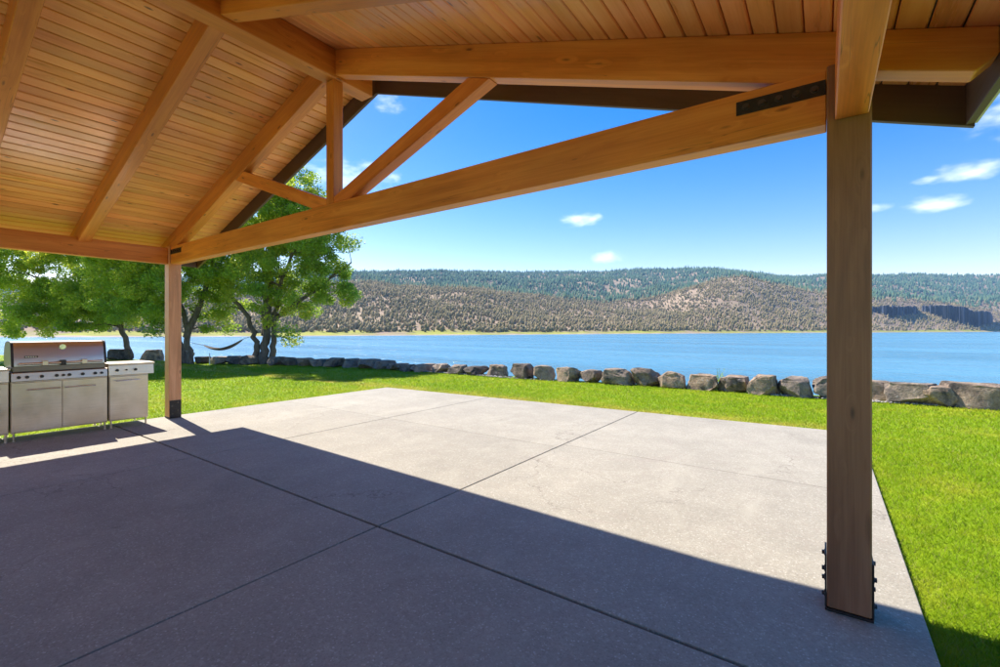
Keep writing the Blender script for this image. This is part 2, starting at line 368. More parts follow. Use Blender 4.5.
# ------------------------------------------------------------------ land: lawn sheet, bank, lake
SX = np.array([-4000, -400, -120, -80, -50, -36, -29.5, -24, -21, -18.4, -16, -13, -8, -4, 0, 3, 10, 60, 200, 4000.])
SY = np.array([-900, -120, -40, -15, 1.5, 5.6, 7.4, 8.8, 10.2, 11.4, 11.9, 12.1, 12.1, 12.35, 12.7, 12.9, 13.3, 14.5, 10, -300.])
def shore_y(x): return np.interp(x, SX, SY)
xs = np.unique(np.concatenate([SX, np.linspace(-60, 30, 181)]))
ysn = np.concatenate([[-4000, -900, -200, -60, -20, -10], np.linspace(-5, 0, 6)])
gz = fbm(5)
def lawn_z(x, y): return -.035 + .02 * gz(x * .3, y * .3) * np.clip((y - 4) / 4, 0, 1)
V, Fc = [], []; rows = len(ysn)
for x in xs:
    e = float(shore_y(x)) + .5
    for i, yv in enumerate(ysn):
        y = e + yv
        V.append((x, y, float(lawn_z(x, y)) if -60 < x < 30 and -20 < y else -.035))
for i in range(len(xs) - 1):
    for j in range(rows - 1):
        a = i * rows + j; Fc.append((a, a + rows, a + rows + 1, a + 1))
lawn = new_obj('lawn', mesh_pd('lawn', V, Fc), M['lawn']); tag(lawn, kind='structure')
V, Fc = [], []; prof = [(.0, -.08), (.5, -.055), (.8, -.16), (1.8, -.9), (3.6, -2.1), (6, -3.6), (10, -5.0), (30, -5.4)]; rows = len(prof)
bnz = fbm(31)
for x in xs:
    e = float(shore_y(x))
    for k, (dy, z) in enumerate(prof):
        V.append((x, e + dy, z + (.22 * float(bnz(x * .9, dy * .9)) if 1 < k < 7 else 0)))
for i in range(len(xs) - 1):
    for j in range(rows - 1):
        a = i * rows + j; Fc.append((a, a + rows, a + rows + 1, a + 1))
bank = new_obj('bank', mesh_pd('bank', V, Fc), M['gravel']); tag(bank, kind='structure')
WZ = -3.5
wv = [(-9000, -9000, WZ), (9000, -9000, WZ), (9000, 9000, WZ), (-9000, 9000, WZ)]
lake = new_obj('lake', mesh_pd('lake', wv, [(0, 1, 2, 3)]), M['water']); tag(lake, kind='structure')

# ------------------------------------------------------------------ far shore and hills (heights from the skyline, distances from the waterline)
DW = H - WZ
U_S = [-400, 0, 150, 300, 400, 500, 600, 680, 760, 830, 920, 1000, 1300]
V_S = [337.5, 337.2, 337, 336.4, 335.6, 335, 334.2, 333.6, 333.2, 332.8, 332.3, 331.9, 331.7]
U_N = [-400, -100, 0, 100, 200, 300, 340, 365, 400, 440, 480, 520, 560, 600, 640, 670, 700, 722, 740, 770, 800, 830, 873, 930, 1000, 1100, 1500]
V_N = [305, 303, 306, 300, 295, 288, 284, 281, 285, 288, 291, 296, 301, 304, 302, 296, 286, 279, 277, 282, 287, 291, 296, 299, 300, 301, 300]
U_F = [-400, -100, 0, 100, 200, 330, 360, 430, 480, 560, 600, 650, 680, 718, 740, 780, 828, 873, 930, 1000, 1100, 1500]
V_F = [284, 290, 293, 286, 277, 272.5, 273.5, 271.5, 273, 273, 272.5, 270.5, 269, 269.3, 272.5, 277.5, 276.5, 276.5, 275.5, 275.5, 274, 278]
def az_u(az): return CX + F_PX * np.tan(np.clip(az, R(-72), R(72)))
def shore_r(az):
    u = az_u(az); fwd = DW * F_PX / (np.interp(u, U_S, V_S) - VH)
    return np.minimum(fwd / np.cos(np.clip(az, R(-62), R(62))), 1900)
hn = fbm(77, 5); hn2 = fbm(99, 4)
def el(u, v, az): return (VH - v) / F_PX * np.cos(np.clip(az, R(-65), R(65)))
def terrain(az, r):
    u = az_u(az); rs = shore_r(az) + 14 * hn2(az * 22, 3.3) 
    rb = rs + 45; rn = rs + 420 + .25 * rs; rf = rn + 1150
    zn = H + el(u, np.interp(u, U_N, V_N), az) * rn; zf = H + el(u, np.interp(u, U_F, V_F), az) * rf
    x, y = r * np.sin(az), r * np.cos(az)
    t1 = np.clip((r - rb) / (rn - rb), 0, 1); z1 = -1.2 + (zn + 1.2) * (.75 * t1 + .25 * t1 * t1 * (3 - 2 * t1))
    t2 = np.clip((r - rn) / (rf - rn), 0, 1); dip = -.16 * zn * np.sin(math.pi * np.clip(t2 * 2.2, 0, 1))
    z2 = zn + dip + (zf - zn) * (t2 ** 1.15)
    z = np.where(r < rs, WZ - .8 + (r - rs) * .012, np.where(r < rb, WZ - .4 + (r - rs) / (rb - rs) * (2.7), np.where(r < rn, z1, z2)))
    z = z + np.where(r > rb, hn(x * .006 + 20, y * .006 + 20) * np.minimum((r - rb) * .06, 26) * (1 - .55 * np.exp(-((r - rf) / 260) ** 2) - .4 * np.exp(-((r - rn) / 120) ** 2)), 0)
    return np.where(r > rf, np.minimum(z, zf - (r - rf) * .03), z)
NA, NR = 420, 90
azs = np.linspace(R(-78), R(78), NA); s_ = np.concatenate([np.linspace(-60, 60, 17), np.linspace(75, 2600, NR - 17)])
def grid_part(name, mat, k0, k1, kind='structure'):
    A, S = np.meshgrid(azs, s_[k0:k1], indexing='ij'); Rr = shore_r(A) + S; Z = terrain(A, Rr); c = A - YAW
    P = np.stack([Rr * np.sin(c), Rr * np.cos(c), Z], -1).reshape(-1, 3); n = k1 - k0
    i, j = np.meshgrid(np.arange(NA - 1), np.arange(n - 1), indexing='ij'); a = (i * n + j).ravel()
    q = np.stack([a, a + 1, a + n + 1, a + n], -1)
    o = new_obj(name, mesh_np(name, P, q[:, ::-1], True), mat); tag(o, kind=kind); return o
grid_part('far_beach', M['mud'], 0, 11); grid_part('shore_meadow', M['beach_grass'], 10, 17); grid_part('hills', M['hill'], 16, NR)

rng = np.random.default_rng(4)
dens = fbm(123, 4)
def scatter(n, smin, smax, keep):
    az = rng.uniform(R(-58), R(58), n); rs = shore_r(az); a = rs + smin; b = rs + smax
    r = np.sqrt(a * a + rng.random(n) * (b * b - a * a)); c = az - YAW
    x, y = r * np.sin(c), r * np.cos(c); k = keep(az, r, r - rs, x, y); az, r, x, y = az[k], r[k], x[k], y[k]
    return np.stack([x, y, terrain(az, r)], -1), r
def tree_mesh(name, P, hgt, wid, shade, mat, label, cat, kind_shape):
    n = len(P); rot = rng.uniform(0, 6.28, n)
    if kind_shape == 'pine':       # a short trunk under two stacked ragged skirts
        rings = [(.10, .30, 5), (.42, .72, 5)]; prot = []; tri = []
        for (z0, apex, m) in ((.08, .66, 5), (.4, 1.0, 5)):
            b0 = len(prot); rad = .5 if z0 < .2 else .36
            for k in range(m): a = 6.283 * k / m + z0 * 3; prot.append((rad * math.cos(a), rad * math.sin(a), z0))
            prot.append((0, 0, apex))
            for k in range(m): tri.append((b0 + k, b0 + (k + 1) % m, b0 + m))
    else:                          # rounded juniper: faceted egg
        prot = [(0, 0, 1.0)]; tri = []; m = 5
        for (z, rad, o) in ((.68, .36, .3), (.28, .5, 0)):
            b0 = len(prot)
            for k in range(m): a = 6.283 * (k + o) / m; prot.append((rad * math.cos(a), rad * math.sin(a), z))
        prot.append((0, 0, 0.02))
        for k in range(m):
            k2 = (k + 1) % m
            tri += [(1 + k, 1 + k2, 0), (6 + k, 6 + k2, 1 + k), (6 + k2, 1 + k2, 1 + k), (6 + k2, 6 + k, 11)]
    prot = np.array(prot); tri = np.array(tri); m = len(prot)
    j = 1 + .35 * (rng.random((n, m)) - .5)
    X = prot[None, :, 0] * wid[:, None] * j; Y = prot[None, :, 1] * wid[:, None] * j; Z = prot[None, :, 2] * hgt[:, None] * (1 + .12 * (rng.random((n, m)) - .5))
    c, s = np.cos(rot)[:, None], np.sin(rot)[:, None]
    W = np.stack([P[:, 0:1] + X * c - Y * s, P[:, 1:2] + X * s + Y * c, P[:, 2:3] + Z - .3], -1).reshape(-1, 3)
    T = (tri[None] + (np.arange(n) * m)[:, None, None]).reshape(-1, 3)
    me = mesh_np(name, W, T); at = me.attributes.new('shade', 'FLOAT', 'POINT'); at.data.foreach_set('value', np.repeat(shade, m).astype(np.float32))
    return tag(new_obj(name, me, mat), label, cat, kind='stuff')
def keep_near(az, r, s, x, y):
    d = dens(x * .012 + 7, y * .012 + 9) + .8 * dens(x * .05, y * .05 + 3); p = .50 + 1.0 * d - .25 * np.clip((s - 150) / 400, 0, 1)
    u = az_u(az); p = p - .18 * np.exp(-((u - 760) / 90) ** 2) - .2 * (u > 860) - .35 * ((u > 866) & (s < 170)) + .2 * (s < 75)
    return rng.random(len(r)) < np.maximum(p, .26)
P, r = scatter(70000, 47, 560, keep_near)
tree_mesh('juniper_woodland', P, rng.uniform(2.6, 5.5, len(P)) * (1 + .8 * rng.random(len(P)) ** 3), rng.uniform(1.8, 4.2, len(P)), rng.random(len(P)), M['juniper'], 'sparse olive juniper woodland on the dry slopes across the lake', 'woodland', 'jun')
P, r = scatter(12000, 50, 900, lambda az, r, s, x, y: rng.random(len(r)) < .75 + dens(x * .01 + 70, y * .01))
tree_mesh('scattered_pines', P, rng.uniform(5, 11, len(P)) * (1 + .5 * rng.random(len(P)) ** 3), rng.uniform(1.8, 3.6, len(P)), rng.random(len(P)), M['juniper'], 'taller pointed conifers scattered among the junipers across the lake', 'woodland', 'pine')
def keep_far(az, r, s, x, y):
    return rng.random(len(r)) < np.clip(.78 + 1.0 * dens(x * .006 + 40, y * .006), 0, 1) * np.clip((s - 470) / 160, 0, 1)
P, r = scatter(60000, 480, 1950, keep_far)
tree_mesh('pine_forest', P, rng.uniform(7, 15, len(P)) * (1 + .6 * rng.random(len(P)) ** 3), rng.uniform(5, 9, len(P)), rng.random(len(P)), M['pine'], 'dense dark pine forest covering the far ridge', 'forest', 'pine')

# basalt cliff band standing out of the far slope
def cliff(name, us, tops, bots, seed, label):
    n = int((us[-1] - us[0]) * 2.2); rows = 8; cn = fbm(seed, 4); V, Fc = [], []
    for i in range(n):
        u = us[0] + (us[-1] - us[0]) * i / (n - 1); az = math.atan((u - CX) / F_PX); c = az - YAW; rs = float(shore_r(az))
        vt = np.interp(u, us, tops) + 1.6 * float(cn(i * .4, 9)); vb = max(np.interp(u, us, bots) + 1.5 * float(cn(i * .55, 15)), vt + .6)
        rr_ = np.linspace(rs + 20, rs + 700, 300); zz = terrain(np.full(300, az), rr_); eb = (VH - vb) / F_PX * math.cos(az); et = (VH - vt) / F_PX * math.cos(az)
        hit = np.nonzero((zz - H) / rr_ > eb)[0]; r0 = float(rr_[hit[0]]) if len(hit) else rs + 150
        r0 -= 6; zb = H + eb * r0 - 5; zt = H + et * r0
        step = 7 * float(cn(math.floor(i * .22) * .9, 4)) + 4 * float(cn(math.floor(i * .7) * .7, 20))
        for k in range(rows):
            q = min(1, k / (rows - 2)); r_ = r0 + 6 * q + step + 2.5 * float(cn(i * .9, 30 + k * .8)) + (70 if k == rows - 1 else 0)
            V.append((r_ * math.sin(c), r_ * math.cos(c), zb + (zt - zb) * q - (6 if k == rows - 1 else 0)))
    for i in range(n - 1):
        for k in range(rows - 1):
            a = i * rows + k; Fc.append((a, a + rows, a + rows + 1, a + 1))
    return tag(new_obj(name, mesh_pd(name, V, Fc), M['cliff']), label, 'cliff', 'cliff bands across the lake')
cliff('basalt_cliff', [866, 880, 884, 900, 915, 919], [307, 306.5, 305.5, 306.5, 306, 310], [311, 313, 316, 317, 315, 314], 3, 'shorter dark basalt cliff band across the lake, right beside the post')
cliff('basalt_cliff', [922, 930, 950, 965, 973, 980, 990, 993], [306, 305.5, 305, 307, 311, 311, 311.5, 317], [311, 315, 321, 325, 326, 327, 326, 322], 8, 'long dark basalt cliff band across the lake, the tallest one above the shore')

# ------------------------------------------------------------------ patio slabs
def far_y(x): return 8.28 + .052 * (x + 4.4)
XL0, XR0 = -9.14, .42
bm = bmesh.new(); bm_prism(bm, [(XL0 + .02, -9.2), (XR0 - .02, -9.2), (XR0 - .02, far_y(XR0) - .02), (XL0 + .02, far_y(XL0) - .02)], -.2, -.018, 'z')
patio = new_obj('patio', bm_mesh(bm, 'patio'), M['joint']); tag(patio, kind='structure')
JX = [(XL0, XL0), (-5.984, -5.971), (-2.754, -2.739), (XR0, XR0)]
JY = [(-9.2, -9.2), (-6.806, -6.794), (-3.756, -3.744), (-.756, -.744), (2.309, 2.335)]
def slab(x0, x1, y0, y1a, y1b):
    bm = bmesh.new(); bm_prism(bm, [(x0, y0), (x1, y0), (x1, y1b), (x0, y1a)], -.12, 0, 'z')
    new_obj('slab', bm_mesh(bm, 'slab', .005, 2), M['concrete'], patio)
for i in range(3):
    x0, x1 = JX[i][1], JX[i + 1][0]
    for j in range(4): slab(x0, x1, JY[j][1], JY[j + 1][0], JY[j + 1][0])
    hy = 5.25 if i < 2 else 5.40
    slab(x0, x1, JY[4][1], hy - .003, hy - .003); slab(x0, x1, hy + .003, far_y(x0), far_y(x1))

# ------------------------------------------------------------------ pavilion
PAV = empty('timber_pavilion', (-4.43, .7, 0)); tag(PAV, 'open timber pavilion with gabled board ceiling, truss and square posts on the patio', 'pavilion')
bpy.context.view_layer.update()
XK, SL = -4.43, .341; A_SL = math.atan(SL)
def raf_b(x): return 4.334 - SL * abs(x - XK)
def deck_b(x): return 4.62 - SL * abs(x - XK)
def xz_prism(name, pts, y0, y1, ang, mat, parent=PAV, bevel=.005):
    """an outline in the X-Z plane given thickness along Y; the grain runs along the angle"""
    o = Vector((pts[0][0], 0, pts[0][1])); ex = Vector((math.cos(ang), 0, math.sin(ang))); ey = Vector((0, 1, 0)); ez = ex.cross(ey)
    L = [((Vector((p[0], 0, p[1])) - o).dot(ex), (Vector((p[0], 0, p[1])) - o).dot(ez)) for p in pts]
    bm = bmesh.new(); bm_prism(bm, L, y0, y1, 'y')
    mw = Matrix(((ex.x, 0, ez.x, o.x), (0, 1, 0, 0), (ex.z, 0, ez.z, o.z), (0, 0, 0, 1)))
    return new_obj(name, bm_mesh(bm, name, bevel), mat, parent, mw)
def y_beam(name, x0, x1, z0, z1, y0, y1, mat, bevel=.006):
    """a member along Y, grain along its length"""
    bm = bmesh.new(); bm_box(bm, 0, y1 - y0, x0 - x1, 0, z0, z1)
    mw = Matrix(((0, -1, 0, x0), (1, 0, 0, y0), (0, 0, 1, 0), (0, 0, 0, 1)))
    return new_obj(name, bm_mesh(bm, name, bevel), mat, PAV, mw)
def z_post(name, x0, x1, y0, y1, z0, z1, mat, bevel=.006):
    bm = bmesh.new(); bm_box(bm, 0, z1 - z0, 0, y1 - y0, x0 - x1, 0)
    mw = Matrix(((0, 0, -1, x0), (0, 1, 0, y0), (1, 0, 0, z0), (0, 0, 0, 1)))
    return new_obj(name, bm_mesh(bm, name, bevel), mat, PAV, mw)
YB0, YEND, YBARGE = -2.3, 3.7155, 3.7155  # unseen rear roof edge kept short so light from behind fills the ceiling
T0, T1 = 3.060, 3.196               # truss members in depth
def mir(pts): return [(2 * XK - x, z) for x, z in pts][::-1]
# posts with steel brackets
hexbolt = {}
def bolt(parent, p, axis, r=.013, ln=.018):
    bm = bmesh.new(); d = Vector(axis); p = Vector(p); bm_cyl(bm, p, p + d * .003, r * 1.5, n=10); bm_cyl(bm, p + d * .003, p + d * ln, r, n=6)
    return new_obj('bolt', bm_mesh(bm, 'bolt'), M['bolt'], parent)
def post(x0, x1, y0, y1, top, mat='post'):
    p = z_post('post', x0, x1, y0, y1, .022, top, M[mat], .007)
    bm = bmesh.new(); th = .008
    bm_box(bm, x0 - th, x1 + th, y0 + .004, y1 - .004, .003, .018)
    bm_box(bm, x0 - th - .001, x0 - .001, y0 + .006, y1 - .006, .018, .30); bm_box(bm, x1 + .001, x1 + th + .001, y0 + .006, y1 - .006, .018, .30)
    new_obj('base_bracket', bm_mesh(bm, 'base_bracket', .0015), M['black'], p)
    for sx, xx in ((-1, x0 - th - .001), (1, x1 + th + .001)):
        for (yy, zz) in ((y0 + .045, .075), (y0 + .13, .125), (y0 + .045, .21), (y0 + .13, .262)):
            bolt(p, (xx, yy, zz), (sx, 0, 0), .0115, .013)
    return p
PR = (.0119, .1975); PL = (2 * XK - .1975, 2 * XK - .0119)
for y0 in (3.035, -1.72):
    post(*PR, y0, y0 + .1855, 2.905); post(*PL, y0, y0 + .1855, 2.905, 'post_lit')
for x0, x1 in ((.0457, .185), (2 * XK - .185, 2 * XK - .0457)):
    y_beam('eave_beam', x0, x1, 2.603, 2.868, -1.532, 3.033, M['beam'])
y_beam('ridge_beam', -4.528, -4.331, 4.268, 4.585, -2.22, 3.585, M['beam'])
# rafters: plumb cut at the ridge, shallower tail past the post
def rafter(y0, y1):
    xr = -4.329; P = [(xr, raf_b(xr)), (.20, raf_b(.20)), (.215, raf_b(.2) + .07), (.57, raf_b(.57) + .075), (.647, raf_b(.57) + .135), (.647, deck_b(.647) - .003), (xr, deck_b(xr) - .003)]
    xz_prism('rafter', P, y0, y1, -A_SL, M['beam']); xz_prism('rafter', mir(P), y0, y1, A_SL, M['beam'])
rafter(T0 + .003, T1 - .003)
for k in range(8):
    yc = 1.945 - 1.155 * k
    if yc > -1: rafter(yc - .07, yc + .07)
def truss(y0, y1, full=True):
    xl, xr = PL[1] + .001, PR[0] - .001
    xz_prism('bottom_chord', [(xl, 2.603), (xr, 2.603), (xr, 2.895), (xl, 2.895)], y0, y1, 0, M['beam'])
    k = z_post('king_post', -4.497, -4.363, y0 + .004, y1 - .004, 2.897, 4.266, M['beam'])
    # webs fan from the foot of the king post to the middle of each rafter
    w = .155; a = math.atan2(3.64 - 2.93, -2.33 + 4.28); n = Vector((-math.sin(a), math.cos(a))) * w / 2; d = Vector((math.cos(a), math.sin(a)))
    c0 = Vector((-4.27, 2.955)); 
    lo = [c0 - n, c0 + n]
    P = [(-4.361, 2.898), (c0 - n + d * .02).to_tuple() if False else (-4.15, 2.898)]
    # lower edge leaves the chord, upper edge leaves the king post, upper end meets the rafter underside
    x1 = -2.235; z1 = raf_b(x1) - .003; low = z1 - (x1 + 4.10) * math.tan(a)
    sl = math.tan(a); xt = -2.47
    zt = raf_b(xt) - .003
    P = [(-4.361, 2.898), (-4.09, 2.898), (x1, z1), (xt, zt), (-4.361, zt - (xt + 4.361) * (z1 - 2.898) / (x1 + 4.09))]
    ang = math.atan2(z1 - 2.898, x1 + 4.09)
    xz_prism('web_brace', P, y0 + .007, y1 - .007, ang, M['beam']); xz_prism('web_brace', mir(P), y0 + .007, y1 - .007, -ang, M['beam'])
    return xl, xr
xl, xr = truss(T0, T1); truss(-1.695, -1.559); rafter(-1.692, -1.562)
# steel connector plates at the chord ends
for x0, x1 in ((xr - .43, xr - .003), (xl + .003, xl + .43)):
    pl = box_obj('connector_plate', (x0, x1, T0 - .007, T0 - .001, 2.762, 2.842), M['black'], PAV, .001)
    for k in range(5): bolt(pl, (x0 + .05 + k * (x1 - x0 - .1) / 4, T0 - .007, 2.802), (0, -1, 0), .014, .012)
# ceiling boards, one by one, V-grooved
PITCH = .124 / math.cos(A_SL); LEN = YEND - .002 - YB0
def board_mesh(w):
    bm = bmesh.new(); c = .007; g = .0038
    prof = [(g, .036), (g, c), (g + c, 0), (w - g - c, 0), (w - g, c), (w - g, .036)]
    bm_prism(bm, prof, 0, LEN, 'x'); return bm_mesh(bm, 'deck_board')
bmesh_full = board_mesh(PITCH); bmesh_full.materials.append(M['deck'])
for side in (1, -1):
    for k in range(41):
        x = XK + side * .124 * k; ca, sa = math.cos(A_SL), math.sin(A_SL)
        d = Vector((side * ca, 0, -sa)); n = Vector((side * sa, 0, ca))
        mw = Matrix(((0, d.x, n.x, x), (1, 0, 0, YB0), (0, d.z, n.z, deck_b(x)), (0, 0, 0, 1)))
        if side == -1 and k == 0: pass
        new_obj('deck_board', bmesh_full, None, PAV, mw)
# barge boards, eave fascia and the roof covering
XE = .65
for ya, yb in ((YBARGE, YBARGE + .038), (YB0 - .04, YB0 - .002)):
    P = [(XK + .001, 4.395), (XE + .038, 4.395 - SL * (XE + .038 - XK)), (XE + .038, deck_b(XE + .038) + .036), (XK + .001, deck_b(XK) + .036)]
    xz_prism('barge_board', P, ya, yb, -A_SL, M['trim'], bevel=.002); xz_prism('barge_board', mir(P), ya, yb, A_SL, M['trim'], bevel=.002)
zf0 = 4.395 - SL * (XE - XK) + .002
for x0, x1 in ((XE + .001, XE + .037), (2 * XK - XE - .037, 2 * XK - XE - .001)):
    y_beam('eave_fascia', x0, x1, zf0, deck_b(XE) + .030, YB0 + .002, YBARGE - .002, M['trim'], .002)
bm = bmesh.new(); o1, o2 = .041, .075
P = [(XK, deck_b(XK) + o1), (XE + .06, deck_b(XE + .06) + o1), (XE + .06, deck_b(XE + .06) + o2), (XK, deck_b(XK) + o2), (2 * XK - XE - .06, deck_b(XE + .06) + o2), (2 * XK - XE - .06, deck_b(XE + .06) + o1)]
bm_prism(bm, [P[0], P[1], P[2], P[3]], YB0 - .07, YBARGE + .06, 'y'); 
rc = new_obj('roof_covering', bm_mesh(bm, 'roof_covering'), M['roofing'], PAV)
bm = bmesh.new(); bm_prism(bm, [P[3], P[4], P[5], P[0]], YB0 - .07, YBARGE + .06, 'y'); new_obj('roof_covering', bm_mesh(bm, 'roof_covering'), M['roofing'], PAV)
for x0, x1 in ((XE + .0385, XE + .056), (2 * XK - XE - .056, 2 * XK - XE - .0385)):
    y_beam('drip_edge', x0, x1, zf0 + .012, deck_b(XE) + .022, YB0, YBARGE + .036, M['drip'], .002)

# ------------------------------------------------------------------ barbecue: local x to the front, y along the cabinets
G = empty('barbecue_grill', (-8.67, 1.15, 0)); bpy.context.view_layer.update()
tag(G, 'long stainless steel gas barbecue with closed lid and side burner cabinets beside the post', 'barbecue')
GM = Matrix.Translation((-8.67, 1.15, 0))
def gbox(name, b, mat, parent=G, bevel=.004, seg=1): return box_obj(name, b, M[mat], parent, bevel, GM, seg)
def gobj(name, bm, mat, parent=G, bevel=0., smooth=False): return new_obj(name, bm_mesh(bm, name, bevel, 1, smooth), M[mat], parent, GM)
D = -.56
def handle(parent, y0, y1, z, x=.0):
    bm = bmesh.new(); bm_cyl(bm, (x + .038, y0, z), (x + .038, y1, z), .009, n=12)
    for y in (y0 + .015, y1 - .015): bm_cyl(bm, (x, y, z), (x + .038, y, z), .007, n=8)
    return gobj('handle', bm, 'chrome', parent, smooth=True)
def knob(parent, y, z, r=.021):
    bm = bmesh.new(); bm_cyl(bm, (-.012, y, z), (.010, y, z), r * .9, n=20); bm_cyl(bm, (.010, y, z), (.034, y, z), r, r * .86, n=20); bm_box(bm, .034, .041, y - .004, y + .004, z - r * .8, z + r * .8)
    return gobj('knob', bm, 'enamel', parent, smooth=True)
def leg(y, x):
    bm = bmesh.new(); bm_cyl(bm, (x, y, 0), (x, y, .012), .02, n=12); bm_cyl(bm, (x, y, .012), (x, y, .125), .012, n=10); gobj('leg', bm, 'steel', smooth=True)
def cabinet(y0, y1, doors, htop):
    cab = bmesh.new(); bm_box(cab, D, -.022, y0, y1, .11, .80); cab = gobj('cabinet', cab, 'steel', bevel=.004)
    n = len(doors)
    for i, (hy0, hy1, hz) in enumerate(doors):
        a = y0 + .008 + (y1 - y0 - .016) * i / n + (.003 if i else 0); b = y0 + .008 + (y1 - y0 - .016) * (i + 1) / n - (.003 if i < n - 1 else 0)
        dr = gbox('door', (-.020, .0, a, b, .125, .785), 'steel', G, .005, 2); handle(dr, hy0, hy1, hz)
    for y in (y0 + .03, y1 - .03):
        leg(y, -.03); leg(y, D + .03)
cabinet(0, 1.02, [(.15, .485, .685), (.535, .87, .685)], .8)
cabinet(1.035, 1.535, [(1.11, 1.42, .72)], .8)
cabinet(-.55, -.015, [(-.44, -.10, .72)], .8)
# main control panel and firebox
p = bmesh.new(); bm_prism(p, [(D, .803), (.012, .803), (-.004, .915), (-.03, .925), (D, .925)], .004, 1.016, 'y'); p = gobj('control_panel', p, 'steel', bevel=.004)
for y in (.075, .155, .30, .45, .52, .585, .73, .87, .945): knob(p, y, .858, .021 if y not in (.52, .945) else .018)
fb = gbox('firebox', (D + .02, -.045, .02, 1.0, .925, 1.0), 'firebox', G, .006)
# lid: curved section swept along y, dark end castings
sec = [(D + .01, 1.0)]
for k in range(13):
    a = math.pi * (1 - k / 12); sec.append((-.285 + .262 * math.cos(a) * (1 if k < 7 else 1), 1.10 + (.235 * math.sin(a)) ** 1))
sec = [(D + .01, 1.002), (D + .01, 1.16), (D + .05, 1.255), (D + .12, 1.315), (D + .22, 1.335), (-.20, 1.335), (-.125, 1.328), (-.098, 1.305), (-.075, 1.24), (-.05, 1.13), (-.03, 1.035), (-.03, 1.002)]
bm = bmesh.new(); bm_prism(bm, sec, .035, .985, 'y'); lid = gobj('lid', bm, 'steel_lid', smooth=True)
big = [(x * 1.0 + (-.006 if x < -.3 else .006), z + (.006 if z > 1.01 else 0)) for x, z in sec]
for y0, y1 in ((.006, .034), (.986, 1.014)):
    bm = bmesh.new(); bm_prism(bm, big, y0, y1, 'y'); gobj('end_casting', bm, 'enamel', lid, .003)
bm = bmesh.new(); bm_cyl(bm, (.03, .07, 1.035), (.03, .95, 1.035), .017, n=16); hl = gobj('lid_handle', bm, 'chrome', lid, smooth=True)
for y, m in ((.33, 'steel'), (.515, 'enamel'), (.745, 'steel')): gbox('handle_bracket', (-.034, .052, y - .028, y + .028, 1.005, 1.072), m, lid, .004)
bm = bmesh.new(); bm_cyl(bm, (-.085, .525, 1.255), (-.058, .525, 1.255), .036, n=24); bm_cyl(bm, (-.058, .525, 1.255), (-.053, .525, 1.255), .030, n=24); gobj('thermometer', bm, 'chrome', lid, smooth=True)
bd = gbox('nameplate', (-.055, -.043, .135, .27, 1.115, 1.14), 'enamel', lid, .001)
for k in range(5): gbox('letter', (-.044, -.0415, .145 + k * .024, .160 + k * .024, 1.121, 1.134), 'steel', lid, 0)
# side burner tops
for y0, y1, ov in ((1.02, 1.615, 1), (-.60, -.004, 0)):
    p = bmesh.new(); bm_prism(p, [(D, .803), (.012, .803), (.0, .955), (D, .955)], y0 + .008, y1 - .012, 'y'); p = gobj('side_panel', p, 'steel', bevel=.004)
    gbox('side_shelf', (D - .01, .018, y0 + .002, y1, .957, .985), 'steel', G, .006, 2)
    if ov:
        for y, r_ in ((1.13, .021), (1.245, .012), (1.36, .021)): knob(p, y, .88, r_)

# ------------------------------------------------------------------ boulders along the lawn's edge
def boulder(c, w, d, h, rz, seed, label, group=None, cuts=11):
    rr = random.Random(seed); bm = bmesh.new(); bmesh.ops.create_icosphere(bm, subdivisions=4, radius=1)
    planes = []
    for k in range(cuts):
        n = Vector((rr.gauss(0, 1), rr.gauss(0, 1), rr.gauss(0, .8))).normalized(); planes.append((n, rr.uniform(.62, .95)))
    planes += [(Vector((0, 0, 1)), rr.uniform(.62, .8)), (Vector((rr.uniform(-.2, .2), -1, .25)).normalized(), rr.uniform(.6, .75)),
               (Vector((-1, rr.uniform(-.3, .3), .2)).normalized(), .72), (Vector((1, rr.uniform(-.3, .3), .15)).normalized(), .72)]
    na = [Vector((rr.uniform(-9, 9), rr.uniform(-9, 9), rr.uniform(-9, 9))) for _ in range(2)]
    from mathutils import noise as mn
    for v in bm.verts:
        p = v.co.copy(); p = Vector([math.copysign(abs(q) ** .55, q) for q in p])
        for n, o in planes:
            e = p.dot(n) - o
            if e > 0: p -= n * e * .96
        p += v.co * (.10 * mn.noise(p * 1.9 + na[0]) + .05 * mn.noise(p * 5.5 + na[1]) + .022 * mn.noise(p * 14 + na[1]))
        v.co = p
    xs_ = [v.co.x for v in bm.verts]; ys_ = [v.co.y for v in bm.verts]; zs_ = [v.co.z for v in bm.verts]
    ext = lambda a: (max(a) - min(a), (max(a) + min(a)) / 2)
    (ex, cx), (ey, cy_), (ez, _) = ext(xs_), ext(ys_), ext(zs_); z0 = min(zs_); sink = .34
    for v in bm.verts: v.co = Vector(((v.co.x - cx) / ex * w, (v.co.y - cy_) / ey * d, ((v.co.z - z0) / ez * (1 + sink) - sink) * h))
    me = bm_mesh(bm, 'boulder'); me.polygons.foreach_set('use_smooth', [True] * len(me.polygons)); me.set_sharp_from_angle(angle=R(28))
    o = new_obj('boulder', me, M['rock']); o.location = c; o.rotation_euler = (0, 0, rz)
    tag(o, label, 'boulder', group or 'boulders along the lawn edge'); return o
